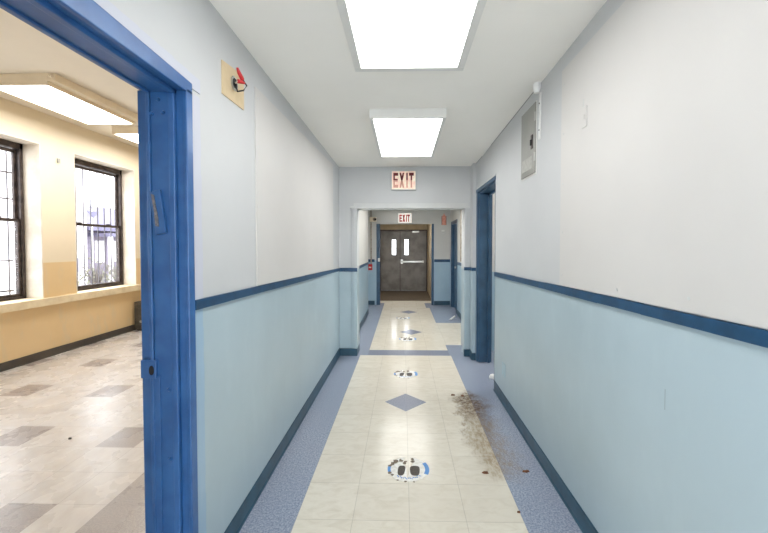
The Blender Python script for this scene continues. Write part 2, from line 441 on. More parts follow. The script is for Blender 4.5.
m = MB().box(FXL, FXL+.006, YH2, 7.95, 1.075, 1.125).box(-.9, E0-.06, YE-.006, YE, 1.07, 1.14)
m.box(E1+.05, FXR, YE-.006, YE, 1.07, 1.14).box(FXR-.006, FXR, 5.3, F0-.06, 1.07, 1.13)
struct(m, 'trim_5', 'dado', 'dark blue line round the far corridor walls', 'trim')
def cove(m, x0, sx, y0, y1, h=.1):
    P = [(x0, y0, 0), (x0+sx*.014, y0, 0), (x0+sx*.007, y0, .014), (x0+sx*.005, y0, h-.006), (x0+sx*.002, y0, h), (x0, y0, h)]
    m.prism(P, (0, y1-y0, 0))
m = MB(); cove(m, XL, 1, D1+.06, YH); m.box(XL, OX0+.014, YH-.03, YH, 0, .095); m.box(OX0, OX0+.014, YH, YH2+.005, 0, .095)
struct(m, 'baseboard_left', 'base', 'dark teal base strip of the left hall wall', 'baseboard')
m = MB(); cove(m, XR, -1, YB, R0-.01); cove(m, XN, -1, R1+.06, YH); m.box(XN-.006, XR, R1+.05, R1+.06, 0, .09); m.box(OX1-.014, XN, YH-.03, YH, 0, .09)
struct(m, 'baseboard_right', 'base', 'dark teal base strip of the right hall wall', 'baseboard')
m = MB(); cove(m, FXL, 1, YH2, 7.95); cove(m, FXR, -1, YH2, F0-.05); m.box(-.9, E0-.06, YE-.012, YE, 0, .1).box(E1+.05, FXR, YE-.012, YE, 0, .1)
struct(m, 'baseboard_corridor', 'base', 'dark teal base strip of the far corridor', 'baseboard')

# lighter boards fixed over the plaster, with screw heads
def board(name, x0, x1, y0, y1, fn_lo, z_hi0, z_hi1, label, screws, sx):
    m = MB().hexa([(x0, y0, fn_lo(y0)+.024), (x1, y0, fn_lo(y0)+.024), (x1, y1, fn_lo(y1)+.024), (x0, y1, fn_lo(y1)+.024),
                   (x0, y0, z_hi0), (x1, y0, z_hi0), (x1, y1, z_hi1), (x0, y1, z_hi1)])
    b = struct(m, name, 'panel', label, 'wall board', .001)
    for (y, z) in screws:
        MB().cyl((sx, y, z), (sx + (.002 if sx < 0 else -.002), y, z), .006, 10).build('screw', 'trim_grey', b)
board('trim_6', XL, XL+.008, 2.10, 4.42, zl, 2.385, 2.45, 'pale board panel over the upper left hall wall',
      [(2.13, z) for z in (1.35, 1.7, 2.05, 2.33)] + [(3.2, 2.38), (4.38, 2.0), (4.38, 1.5)], XL+.008)
board('trim_7', XR-.008, XR, .2, 2.18, zr, 2.505, 2.49, 'pale board panel over the upper right hall wall',
      [(2.15, z) for z in (1.3, 1.55, 1.83, 2.12, 2.4)] + [(1.6, 1.28), (1.2, 1.30), (.8, 1.32)], XR-.008)
# dark open joint where the ceiling meets the right wall
m = MB().hexa([(XR-.006, 2.62, cz(XR, 2.62)-.010), (XR, 2.62, cz(XR, 2.62)-.010), (XR, YH, cz(XR, YH)-.008), (XR-.006, YH, cz(XR, YH)-.008),
               (XR-.006, 2.62, cz(XR, 2.62)+.001), (XR, 2.62, cz(XR, 2.62)+.001), (XR, YH, cz(XR, YH)+.001), (XR-.006, YH, cz(XR, YH)+.001)])
struct(m, 'trim_8', 'panel_grey', 'thin dark joint line between the ceiling and the right wall', 'trim')

# ------------------------------------------------------------------ left doorway (door_1)
d = struct_empty('door_1', (XL, D1, 0), 'bright blue steel door frame open to the side room', 'door frame')
def jamb(m, ye, s, zt):
    """steel double-rabbet profile; ye = wall opening edge, s = direction into the opening"""
    for x0, x1, dep in ((-.858, -.843, .042), (-.888, -.856, .036), (-.912, -.888, .052), (-.985, -.912, .044), (-1.0, -.985, .052), (-1.05, -1.0, .026)):
        a, b = sorted((ye, ye + s*dep)); m.box(x0, x1, a, b, 0, zt)
m = MB(); jamb(m, D1, -1, DT-.03); m.build('jamb', 'blue', d, .003)
m = MB(); jamb(m, D0, 1, DT-.03); m.build('jamb', 'blue', d, .003)
m = MB()
for x0, x1, dep, up in ((-.858, -.843, .042, .004), (-.888, -.856, .036, 0), (-.912, -.888, .052, 0), (-.985, -.912, .044, 0), (-1.0, -.985, .052, 0), (-1.05, -1.0, .026, 0)):
    t = .045 if up else 0
    m.hexa([(x0, D0, DT-dep), (x1, D0, DT-dep), (x1, D1, DT-dep), (x0, D1, DT-dep),
            (x0, D0, DT+t+up), (x1, D0, DT+t+up), (x1, D1, DT+up), (x0, D1, DT+up)])
m.build('head', 'blue', d, .003)
YJ = D1 - .044
m = MB().hexa([(-.990, YJ-.010, 1.68), (-.945, YJ-.014, 1.69), (-.922, YJ-.016, 1.522), (-.966, YJ-.010, 1.512), (-.990, YJ, 1.68), (-.945, YJ, 1.69), (-.922, YJ, 1.522), (-.966, YJ, 1.512)])
h = m.build('hinge_plate', 'blue', d, .003)
tag(MB().prism([(-.978, YJ-.0165, 1.672), (-.968, YJ-.0165, 1.668), (-.952, YJ-.0165, 1.58), (-.95, YJ-.0165, 1.545), (-.962, YJ-.0165, 1.548), (-.966, YJ-.0165, 1.60)], (0, .006, 0)).build('scrape', 'scrape', h), 'grey scraped bare-metal patch')
s = MB().box(-1.034, -.972, YJ-.012, YJ+.02, .948, 1.02).build('strike_plate', 'blue', d, .002)
tag(MB().prism([(-.990+.010*math.cos(t*math.pi/8)*(1), YJ-.0135, .98+.019*math.sin(t*math.pi/8)) for t in range(16)], (0, .004, 0)).build('latch_hole', 'black', s), 'black latch hole')
m = MB().box(-.995, -.962, YJ-.005, YJ+.002, 0, .955); m.build('cover_strip', 'blue', d, .002)
for (x, z) in ((-.953, 2.04), (-.978, 1.985), (-.935, 1.99), (-.926, .62), (-.93, .90)):
    MB().cyl((x, YJ+.003, z), (x, YJ-.010, z), .009, 12, r1=.006).build('bolt', 'blue', d, smooth=True)
# bare paint margin round that frame
m = MB(); sw = .07
N = 26
for i in range(N):            # ragged edge strip
    z0, z1 = 2.12*i/N, 2.12*(i+1)/N
    m.box(XL-.002, XL+.004, D1-.005, D1+sw+random.uniform(-.004, .004), z0*.985, z1*.985)
for i in range(12):
    y0, y1 = D0 + (D1+sw-D0)*i/12, D0 + (D1+sw-D0)*(i+1)/12
    zz = DT + .045*(D1-y0)/1.0
    m.box(XL-.002, XL+.0046, y0, y1, max(zz-.01, 2.0895), zz+.045+random.uniform(-.003, .003))
struct(m, 'trim_10', 'strip', 'ragged pale paint margin around the blue left door frame', 'trim')

# ------------------------------------------------------------------ right doorway (door_2)
d = struct_empty('door_2', (XR, R1, 0), 'dark blue door frame in the right hall wall', 'door frame')
m = MB().box(XR-.002, XR+.03, R1-.02, R1+.05, 0, RT+.02).box(XR+.02, XR+.13, R1-.035, R1, 0, RT).box(XR+.13, XR+.16, R1-.06, R1, 0, RT).box(XR+.16, XRB+.02, R1-.03, R1, 0, RT)
m.build('jamb', 'blue_dark', d, .003)
m = MB().box(XR+.001, XRB+.02, R0, R0+.02, 0, RT).box(XR+.13, XR+.16, R0, R0+.045, 0, RT); m.build('jamb', 'blue_dark', d, .003)
m = MB().box(XR-.006, XR+.03, R0, R1+.05, RT-.02, RT+.02).box(XR+.02, XRB+.02, R0, R1, RT-.035, RT).box(XR+.13, XR+.16, R0, R1, RT-.06, RT)
m.build('head', 'blue_dark', d, .003)
tag(MB().box(XR-.010, XR+.001, R0-.015, R1+.055, RT+.02, RT+.034).build('cap', 'trim_grey', d, .002), 'pale grey cap strip over the frame')
# little room beyond it
m = MB().box(XRB, 3.0, 2.6, 2.7, 0, 2.7).box(XRB, 3.0, 5.6, 5.7, 0, 2.7).box(2.9, 3.0, 2.7, 3.3, 0, 2.7).box(2.9, 3.0, 5.0, 5.6, 0, 2.7).box(2.9, 3.0, 3.3, 5.0, 0, .8).box(2.9, 3.0, 3.3, 5.0, 2.3, 2.7)
struct(m, 'wall_closet', 'tan', 'tan walls of the small room beyond the right doorway', 'wall')
d = struct_empty('added_window_5', (2.95, 4.15, .8), 'unseen window added to light the small room beyond the right doorway', 'window')  # out of view, added so daylight brightens the tan walls
MB().box(2.93, 2.97, 3.3, 3.36, .8, 2.3).box(2.93, 2.97, 4.94, 5.0, .8, 2.3).box(2.93, 2.97, 3.36, 4.94, .8, .86).box(2.93, 2.97, 3.36, 4.94, 2.24, 2.3).box(2.93, 2.97, 3.36, 4.94, 1.53, 1.58).build('frame', 'frame_dark', d)
MB().box(2.948, 2.952, 3.35, 4.95, .85, 2.25).build('pane', 'glass', d)
struct(MB().box(1.4, 3.0, 2.6, 5.7, -.08, 0), 'floor_closet', 'mat', 'brown floor of the small room', 'floor')
struct(MB().box(XRB, 3.0, 2.6, 5.7, 2.7, 2.8), 'ceiling_closet', 'ceiling', 'ceiling of the small room', 'ceiling')

# ------------------------------------------------------------------ far doorway at right (door_4)
d = struct_empty('door_4', (FXR, F1, 0), 'dark blue door frame at the far end of the right corridor wall', 'door frame')
m = MB().box(FXR-.012, FXR+.03, F1-.02, F1+.07, 0, FT+.05).box(FXR+.02, FXR+.2, F1-.03, F1, 0, FT); m.build('jamb', 'blue_dark', d, .003)
m = MB().box(FXR-.012, FXR+.03, F0-.06, F0+.02, 0, FT+.05).box(FXR+.02, FXR+.2, F0, F0+.03, 0, FT); m.build('jamb', 'blue_dark', d, .003)
m = MB().box(FXR-.012, FXR+.03, F0+.02, F1-.02, FT-.02, FT+.05); m.build('head', 'blue_dark', d, .003)
lf = MB().box(FXR+.05, FXR+.09, F0+.03, F1-.03, .01, FT-.02).build('leaf', 'blue_dark', d, .003)
MB().cyl((FXR+.05, F0+.12, 1.0), (FXR, F0+.12, 1.0), .014, 12).cyl((FXR-.002, F0+.12, 1.0), (FXR-.03, F0+.12, 1.0), .028, 16, r1=.024).build('knob', 'steel', lf, smooth=True)

# ------------------------------------------------------------------ steel double door at the end (door_3)
d = struct_empty('door_3', (0, YD, 0), 'worn grey steel double door at the end of the corridor', 'double door')
DZ = 1.95
m = MB().box(V0, V0+.045, YD-.08, YD+.06, 0, DZ+.05).box(V1-.038, V1, YD-.08, YD+.06, 0, DZ+.05).box(V0, V1, YD-.08, YD+.06, DZ, DZ+.05).box(V0, V1, YD-.03, YD+.06, 0, .012)
m.box(V0, V1, YD+.024, YD+.06, DZ-.03, DZ).box(V0, V0+.07, YD+.024, YD+.06, 0, DZ).box(V1-.07, V1, YD+.024, YD+.06, 0, DZ)
m.build('frame', 'frame_dark', d, .004)
def leaf(x0, x1, l0, l1):
    z0, z1 = 1.18, 1.68
    m = MB().box(x0, l0, YD-.022, YD+.022, .01, DZ-.004).box(l1, x1, YD-.022, YD+.022, .01, DZ-.004)
    m.box(l0, l1, YD-.022, YD+.022, .01, z0).box(l0, l1, YD-.022, YD+.022, z1, DZ-.004)
    o = m.build('leaf', 'door_grey', d)
    f = MB().box(l0-.012, l0+.004, YD-.03, YD+.03, z0-.012, z1+.012).box(l1-.004, l1+.012, YD-.03, YD+.03, z0-.012, z1+.012)
    f.box(l0, l1, YD-.03, YD+.03, z0-.012, z0+.004).box(l0, l1, YD-.03, YD+.03, z1-.004, z1+.012)
    f.build('lite_frame', 'door_grey', o, .002)
    MB().box(l0, l1, YD-.003, YD+.003, z0, z1).build('pane', 'glass', o)
    return o
xm = -.095
l1 = leaf(V0+.047, xm-.003, -.36, -.23)
l2 = leaf(xm+.003, V1-.040, .045, .18)
m = MB().box(-.055, .66, YD-.085, YD-.055, .935, .985).box(-.075, -.005, YD-.085, YD-.022, .89, 1.03).box(.62, .67, YD-.08, YD-.022, .925, .995)
tag(m.build('panic_bar', 'steel', l2, .004), 'bright steel push bar')
tag(MB().box(-.104, -.086, YD-.026, YD-.02, .01, DZ-.01).build('astragal', 'frame_dark', l1), 'dark meeting strip')
tag(MB().box(V0+.05, V1-.045, YD-.025, YD-.0215, .01, .035).build('sweep', 'scrape', d), 'pale worn metal strip along the door bottom')
m = MB().box(.30, .52, YD-.10, YD-.03, 1.90, 1.955); m.build('door_closer', 'steel', l2, .004)
# blue casing of the recess
d = struct_empty('trim_11', (0, YE, 0), 'dark blue steel casing at the mouth of the door recess', 'trim')
MB().box(E0-.012, E0+.075, YE-.02, YE+.05, 0, ET).build('side', 'blue_dark', d, .003)
MB().box(E1-.018, E1+.04, YE-.02, YE+.05, 0, ET).build('side', 'blue_dark', d, .003)
t = MB().box(V0+.001, V1-.001, 9.77, YD-.09, 0, .008).build('entrance_mat', 'mat')
tag(t, 'dark brown mat on the floor before the steel doors', 'mat')

# ------------------------------------------------------------------ ceiling lights
def ceiling_light(x0, x1, y0, y1, zp, zc, lip, matf, matl, label, group, tilt=0, ballast=False):
    o = empty('ceiling_light', ((x0+x1)/2, (y0+y1)/2, zc), label, 'ceiling light', group)
    f = MB(); w = lip; zt = zc - .002
    f.box(x0-w, x1+w, y0-w, y0, zp-.006, zt).box(x0-w, x1+w, y1, y1+w, zp-.006, zt)
    f.box(x0-w, x0, y0, y1, zp-.006, zt).box(x1, x1+w, y0, y1, zp-.006, zt)
    f.build('frame', matf, o, .003)
    MB().box(x0, x1, y0, y1, zp, zp+.012).build('diffuser', matl, o)
    return o
GH = 'ceiling lights of the hall'
a = ceiling_light(-.250, .322, 1.02, 2.215, 2.54, cz(.0, 1.05), .042, 'white', 'lamp', 'large glowing ceiling light nearest the camera, cut by the top edge', GH)
b = ceiling_light(-.236, .310, 2.90, 4.12, 2.475, cz(.0, 2.9), .028, 'white', 'lamp', 'smaller-looking glowing hall ceiling light just before the exit sign wall', GH)
ceiling_light(-.45, .55, 5.15, 5.52, FZ-.05, FZ, .03, 'white', 'lamp_header_fill', 'unseen fill light added to the far corridor just behind the header', None)  # hidden by the header, added to brighten the corridor
ceiling_light(-.4, .5, 6.0, 7.8, FZ-.05, FZ, .03, 'white', 'lamp_mid', 'long unseen ceiling light in the middle of the far corridor', None)  # unseen, added to light the corridor; a bright floor patch points to it
ceiling_light(-.3, .4, 9.6, 10.2, 2.31, 2.36, .03, 'white', 'lamp_recess_fill', 'unseen fill light added inside the recess before the steel doors', None)  # hidden by the lintel, added to brighten the steel doors
def room_light(y0, y1, label):
    o = ceiling_light(-4.20, -3.60, y0, y1, 3.10, 3.21, .02, 'cream_fixture', 'lamp_room', label, 'ceiling lights of the side room')
    m = MB().box(-3.58, -3.50, y0-.02, y1+.02, 3.13, 3.209).cyl((-3.54, y0-.06, 3.17), (-3.54, y0-.02, 3.17), .012, 10)
    m.build('wireway', 'cream_fixture', o, .003)
room_light(3.66, 4.83, 'long glowing ceiling light in the side room, nearer one')
room_light(5.26, 6.43, 'glowing ceiling light in the side room partly hidden by blue frame')
for i, x in enumerate((-.225, .09)):
    o = empty('downlight', (x, 8.85, FZ), ('left' if i == 0 else 'right') + ' small round downlight above the far exit sign', 'downlight', 'round downlights of the far corridor')
    m = MB(); m.ring((x, 8.85), .062, .082, FZ-.014, FZ-.001, n=24); m.build('bezel', 'white', o)
    MB().cyl((x, 8.85, FZ-.009), (x, 8.85, FZ-.002), .061, 24).build('lamp', 'downlight', o)

# ------------------------------------------------------------------ exit signs
def letters(parent, x0, z0, h, w, gap, y, t, mat, th):
    x = x0
    def L(boxes, polys=()):
        nonlocal x
        m = MB()
        for a, b, c, e in boxes: m.box(x+a*w, x+b*w, y-t, y, z0+c*h, z0+e*h)
        for p in polys: m.prism([(x+u*w, y-t, z0+v*h) for u, v in p], (0, t, 0))
        o = m.build('letter', mat, parent); return o
    k = th
    L([(0, k, 0, 1), (k, 1, 0, k*.62), (k, 1, 1-k*.62, 1), (k, .9, .5-k*.3, .5+k*.3)]); x += w+gap
    L([], [[(0, 0), (k*1.1, 0), (1, 1), (1-k*1.1, 1)], [(0, 1), (k*1.1, 1), (1, 0), (1-k*1.1, 0)]]); x += w+gap
    L([(.5-k/2, .5+k/2, 0, 1)] if False else [(.15, .15+k, 0, 1)]); x += w*.45+gap
    L([(.5-k/2, .5+k/2, 0, 1), (0, 1, 1-k*.62, 1)])
o = empty('exit_sign', (.008, YH, 2.205), 'larger red and cream EXIT sign above the wide opening, lower half painted light-washed', 'exit sign', 'exit signs')
MB().box(-.156, .172, YH-.045, YH, 2.207, 2.46).build('housing', 'trim_grey', o, .004)
MB().box(-.146, .162, YH-.048, YH-.045, 2.217, 2.450).build('face', 'sign_face', o)
letters(o, -.128, 2.236, .196, .064, .016, YH-.048, .003, 'exit_letters', .32)
o = empty('exit_sign', (.05, YE, 2.02), 'small bright EXIT sign above the steel double door', 'exit sign', 'exit signs')
MB().box(-.125, .215, YE-.06, YE, 2.03, 2.285).build('housing', 'trim_grey', o, .004)
MB().box(-.118, .208, YE-.063, YE-.06, 2.037, 2.278).build('face', 'sign_face2', o)
letters(o, -.09, 2.068, .175, .064, .012, YE-.063, .003, 'red_sign', .36)

# ------------------------------------------------------------------ things on the end wall
o = empty('extinguisher_sign', (1.015, YE, 1.99), 'tall narrow red extinguisher sign on the end wall', 'sign')
MB().box(.955, 1.075, YE-.006, YE, 1.99, 2.215).prism([(.985, YE-.006, 2.215), (1.045, YE-.006, 2.215), (1.015, YE-.006, 2.285)], (0, .006, 0)).build('plate', 'pink', o)
for a in (.957, 1.061): MB().box(a, a+.012, YE-.008, YE-.006, 2.0, 2.21).build('stripe', 'red_dark', o)
o = empty('wall_hook', (.99, YE, 1.80), 'small pale extinguisher hook on the end wall under the red sign', 'hook')
MB().box(.955, 1.03, YE-.008, YE, 1.83, 1.87).build('plate', 'white', o, .002)
MB().tube([(.99+.04*math.cos(t), YE-.02, 1.815+.04*math.sin(t)) for t in [math.pi*(.95+i*.12) for i in range(10)]], .007, 8).build('hook', 'trim_grey', o, smooth=True)
o = empty('alarm_horn', (-.74, YE, 2.07), 'beige alarm horn high on the end wall beside a pipe', 'alarm')
MB().box(-.83, -.66, YE-.07, YE, 2.075, 2.185).build('body', 'cream_fixture', o, .006)
MB().cyl((-.70, YE-.07, 2.135), (-.70, YE-.12, 2.125), .03, 16, r1=.045).build('lens', 'conduit', o, smooth=True)
tag(MB().cyl((-.685, YE-.12, 2.125), (-.685, YE-.128, 2.123), .026, 16).build('grille', 'black', o), 'black mouth of the horn')
o = MB().tube([(-.795, YE-.018, 1.022), (-.795, YE-.018, 2.07)], .014, 10).tube([(-.795, YE-.018, 2.19), (-.795, YE-.018, FZ-.002)], .014, 10).build('conduit_pipe', 'conduit', None, smooth=True)
tag(o, 'thin pale conduit running up the end wall to the horn', 'pipe')
o = empty('fire_pull_station', (-.835, YE-.0, .86), 'small red fire alarm pull box on the end wall', 'fire alarm')
MB().box(-.875, -.765, YE-.055, YE, .87, 1.02).build('body', 'red', o, .006)
tag(MB().box(-.85, -.79, YE-.066, YE-.055, .925, .955).build('handle', 'wire_white', o, .002), 'white pull handle')
o = empty('magnet_holder', (-.60, YE-.02, 1.085), 'little white hold-open block on the blue recess casing', 'bracket')
MB().box(-.625, -.575, YE-.05, YE-.02, 1.085, 1.165).build('body', 'white', o, .004)
MB().cyl((-.60, YE-.05, 1.125), (-.60, YE-.062, 1.125), .018, 14).build('face', 'steel', o)
o = MB().tube([(FXR-.02, 7.25, 1.16), (FXR-.02, 7.25, FZ-.002)], .018, 10).build('conduit_pipe', 'conduit', None, smooth=True)
tag(o, 'dark rusty vertical pipe on the right wall of the far corridor', 'pipe')

# ------------------------------------------------------------------ left wall junction plate
o = empty('junction_plate', (XL, 1.835, 2.18), 'tan wall plate with loose wires and red wire nuts high on left wall', 'junction plate')
m = MB(); m.hexa([(XL, 1.718, 2.188), (XL+.006, 1.718, 2.188), (XL+.006, 1.952, 2.195), (XL, 1.952, 2.195), (XL, 1.718, 2.345), (XL+.006, 1.718, 2.345), (XL+.006, 1.952, 2.375), (XL, 1.952, 2.375)])
m.build('plate', 'tan', o, .001)
bx = MB(); c = (1.835, 2.285)
P = lambda r, x: [(x, c[0]+r*math.cos(math.pi*(i+.5)/4), c[1]+r*math.sin(math.pi*(i+.5)/4)) for i in range(8)]
bx.prism(P(.036, XL+.006), (.006, 0, 0)); bo = bx.build('outlet_box', 'steel', o)
tag(MB().prism(P(.026, XL+.012), (.001, 0, 0)).build('hole', 'black', bo), 'black hole in the box')
import math as _m
w1 = [(XL+.012, 1.835, 2.285), (XL+.035, 1.81, 2.235), (XL+.07, 1.80, 2.235), (XL+.082, 1.81, 2.262), (XL+.07, 1.79, 2.285)]
MB().tube(w1, .004, 8).build('wire', 'wire_black', o, smooth=True)
w2 = [(XL+.012, 1.84, 2.29), (XL+.035, 1.80, 2.275), (XL+.055, 1.775, 2.268)]
tag(MB().tube(w2, .004, 8).build('wire', 'wire_white', o, smooth=True), 'white wire')
MB().tube([(XL+.07, 1.79, 2.283), (XL+.064, 1.765, 2.305), (XL+.060, 1.755, 2.325)], [.010, .009, .005], 10).build('wire_nut', 'red', o, smooth=True)
MB().tube([(XL+.055, 1.772, 2.268), (XL+.066, 1.785, 2.270), (XL+.076, 1.80, 2.270)], [.010, .009, .005], 10).build('wire_nut', 'red', o, smooth=True)

# ------------------------------------------------------------------ right wall things
o = empty('electrical_panel', (XR, 2.75, 1.98), 'grey metal electrical panel high on the right hall wall', 'electrical panel')
MB().box(XR-.004, XR, 2.588, 2.905, 1.978, 2.488).build('trim', 'white', o, .001)
dr = MB().box(XR-.011, XR-.004, 2.598, 2.897, 1.988, 2.480).build('door', 'panel_grey', o, .002)
la = MB().box(XR-.017, XR-.011, 2.638, 2.672, 2.165, 2.265).build('latch', 'frame_dark', dr, .002)
MB().box(XR-.025, XR-.017, 2.648, 2.662, 2.19, 2.23).build('lever', 'black', la)
tag(MB().box(XR-.0122, XR-.011, 2.66, 2.87, 2.03, 2.12).build('paper_label', 'label', dr), 'faded paper label on the panel door')
for z in (2.1, 2.38):
    MB().cyl((XR-.011, 2.603, z-.03), (XR-.011, 2.603, z+.03), .006, 10).build('hinge', 'steel', dr)
o = empty('cable_fitting', (XR, 2.53, 2.5), 'white round cable fitting where right wall meets ceiling, above electrical panel', 'cable fitting')
MB().cyl((XR-.026, 2.53, 2.54), (XR-.026, 2.53, 2.578), .026, 20, r1=.025).cyl((XR-.026, 2.53, 2.51), (XR-.026, 2.53, 2.54), .018, 16, r1=.026).build('cap', 'wall_white', o, smooth=True)
MB().box(XR-.008, XR, 2.515, 2.545, 2.2, 2.51).build('cable_cover', 'wall_white', o, .002)
for z in (2.26, 2.44): MB().cyl((XR-.008, 2.53, z), (XR-.0105, 2.53, z), .005, 10).build('screw', 'frame_dark', o)
o = empty('painted_switch', (XR-.008, 1.90, 2.06), 'painted-over switch plate on pale board high on right wall', 'switch plate')
MB().box(XR-.013, XR-.008, 1.875, 1.925, 2.075, 2.18).build('plate', 'panel', o, .002)
MB().box(XR-.017, XR-.013, 1.893, 1.907, 2.115, 2.14).build('toggle', 'panel', o, .002)
MB().box(XR-.010, XR-.008, 1.912, 1.918, 2.18, 2.225).build('scar', 'trim_grey', o)
o = empty('outlet_plate', (XR, 3.37, .26), 'blue painted-over blank outlet plate low on the right wall', 'outlet plate')
MB().box(XR-.005, XR, 3.325, 3.425, .265, .385).build('plate', 'outlet', o, .002)
for z in (.28, .37): MB().cyl((XR-.005, 3.375, z), (XR-.0065, 3.375, z), .004, 8).build('screw', 'steel', o)

# ------------------------------------------------------------------ floor stickers
def sticker(cx, cy, label, k=1.0):
    o = empty('floor_sticker', (cx, cy, 0), label, 'sticker', 'round shoe print stickers on the cream tiles')
    z = .0012
    rng = random.Random(int(cy*100))
    # vinyl disc with a torn notch at the top
    def poly(a0, a1, r=.132):
        P = []
        n = 22
        for i in range(n+1):
            t = math.radians(a0 + (a1-a0)*i/n); q = r + rng.uniform(-.004, .003)
            P.append((cx+q*math.cos(t), cy+q*math.sin(t), 0))
        return P
    left = poly(97, 263); right = poly(-97, 83)
    cxs = [(cx-.012, cy-.13, 0), (cx+.0, cy-.06, 0), (cx-.016, cy+.0, 0), (cx-.01, cy+.06, 0)]
    m = MB(); m.prism(left + [(cx-.006, cy-.10, 0), (cx-.012, cy, 0), (cx-.026, cy+.06, 0), (cx-.03, cy+.11, 0)], (0, 0, z))
    m.prism(right + [(cx+.034, cy+.10, 0), (cx+.03, cy+.05, 0), (cx+.014, cy, 0), (cx-.006, cy-.10, 0)], (0, 0, z))
    m.build('vinyl', 'sticker', o)
    MB().ring((cx, cy), .112, .140, z, z+.0006, -25, 32, 10).build('ring_print', 'sticker_blue', o)
    MB().ring((cx, cy), .115, .135, z, z+.0006, 168, 195, 6).build('ring_print', 'sticker_blue', o)
    for s, w in ((-1, .024), (1, .032)):
        P = []
        for i in range(28):   # blunt-ended sole
            t = 2*math.pi*i/28; ct, st = math.cos(t), math.sin(t); q = 1/((abs(ct)**3.2 + abs(st)**3.2)**(1/3.2))
            P.append((cx + s*.044 + w*ct*q*(1 + .12*st) + (.006 if s < 0 else 0)*st, cy - .018 + .052*st*q, z))
        m = MB().prism(P, (0, 0, .0008))
        m.build('shoe_print', 'sticker_ink', o)
    m = MB()
    for i in range(15):       # line of handwriting-like print along the lower rim
        t = math.radians(225 + 90*i/14); r = .098 + .006*math.sin(i*2.3)
        x, y = cx+r*math.cos(t), cy+r*math.sin(t); h = .006 + .004*abs(math.sin(i*1.7))
        u = (-math.sin(t), math.cos(t)); v = (math.cos(t), math.sin(t))
        Q = [(x+u[0]*a+v[0]*b, y+u[1]*a+v[1]*b, z) for a, b in ((-.006, -h*.4), (.005, -h*.4), (.006, h), (-.001, h*.4))]
        m.prism(Q, (0, 0, .0006))
    m.build('lettering', 'sticker_blue', o)
    for (a, r, s) in ((118, .105, .022), (135, .118, .028), (150, .118, .024), (165, .125, .016), (200, .128, .018), (212, .12, .014), (75, .115, .016), (70, .09, .02), (100, .085, .012), (110, .07, .018), (262, .13, .012), (240, .135, .010), (285, .134, .01)):
        t = math.radians(a); x, y = cx+r*math.cos(t), cy+r*math.sin(t)
        P = [(x+s*rng.uniform(.4, 1)*math.cos(j*math.pi/4), y+s*rng.uniform(.4, 1)*math.sin(j*math.pi/4), z) for j in range(8)]
        MB().prism(P, (0, 0, .001)).build('worn_patch', 'sticker_dirt', o)
sticker(.034, 2.37, 'worn round shoe print sticker nearest the camera, largest on the floor')
sticker(.03, 4.16, 'worn round shoe print sticker just beyond the grey floor diamond')
sticker(.073, 5.74, 'round shoe print sticker just past the wide opening')
sticker(.0, 7.42, 'farthest round shoe print sticker, deep in the far corridor')

# ------------------------------------------------------------------ litter
def scrap(x, y, s, label, mat='brown', stretch=2.2):
    rng = random.Random(int(x*1000)); m = MB(); n = 9
    top = [(x+s*stretch*rng.uniform(.6, 1)*math.cos(2*math.pi*i/n), y+s*rng.uniform(.6, 1)*math.sin(2*math.pi*i/n)) for i in range(n)]
    b = [(u, w, 0) for u, w in top]; o = len(m.v)
    m.v += b + [(x+(u-x)*.7, y+(w-y)*.7, .006+rng.uniform(0, .006)) for u, w in top] + [(x, y, .01)]
    for i in range(n):
        j = (i+1) % n; m.f.append((i, j, n+j, n+i)); m.f.append((n+i, n+j, 2*n)); m.m += [0, 0]
    m.f.append(tuple(range(n-1, -1, -1))); m.m.append(0)
    return tag(m.build('dried_scrap', mat), label, 'litter')
scrap(.535, 2.34, .013, 'brown dried scrap on the cream tiles at the near end of the stain')
scrap(.80, 2.36, .014, 'brown dried scrap on the blue border tiles near the right wall')
scrap(.49, 3.57, .012, 'dark brown scrap on cream tile at the far end of the stain')
scrap(.585, 3.555, .016, 'dark brown crumb lump on the far top of the stain', stretch=1.4)
scrap(-2.536, 2.69, .012, 'small black scrap on the side room floor', 'black', 1.2)
scrap(.64, 1.99, .006, 'tiny orange-brown crumb on the border nearest the camera')
o = MB().hexa([(.93, 7.28, 0), (.95, 7.24, 0), (1.07, 7.42, 0), (1.05, 7.46, 0), (.93, 7.28, .008), (.95, 7.24, .008), (1.07, 7.42, .05), (1.05, 7.46, .05)]).build('door_wedge', 'wall_white', None, .002)
tag(o, 'white door wedge on the floor by the far right wall', 'door wedge')
o = empty('door_stop', (1.0, 4.05, 0), 'small white round door stop on the floor in the right doorway', 'door stop')
m = MB().tube([(1.0, 4.05, 0), (1.0, 4.05, .02), (1.0, 4.05, .035), (1.0, 4.05, .045)], [.038, .038, .03, .012], 20); m.build('dome', 'wall_white', o, smooth=True)
MB().ring((1.0, 4.05), .036, .041, 0, .012, n=24).build('rubber_ring', 'trim_grey', o)

# ------------------------------------------------------------------ side room
WX, WP = -4.70, -4.94         # wall face and window plane
ZS, ZT = .79, 2.80
wins = [(.13, 1.32), (1.80, 2.99), (3.47, 4.66), (5.14, 6.32)]  # first two windows lie out of view, added for more light
ys = [-1.0] + [v for w in wins for v in w] + [9.1]
m = MB()
for i in range(0, len(ys), 2): m.box(WX-.30, WX, ys[i], ys[i+1], 0, 3.3)
for a, b in wins: m.box(WX-.30, WX, a, b, 0, ZS-.02).box(WX-.30, WX, a, b, ZT, 3.3)
struct(m, 'wall_room_left', 'room', 'side room wall with windows, cream above and tan below', 'wall')
struct(MB().box(WX-.3, XLB, 9.0, 9.1, 0, 3.3), 'wall_room_far', 'room', 'far wall of the side room', 'wall')
struct(MB().box(WX-.3, XLB, -1.1, -1.0, 0, 3.3), 'wall_room_near', 'room', 'near wall of the side room', 'wall')
m = MB().box(WX-.002, WX+.055, -.9, 9.0, ZS-.10, ZS)
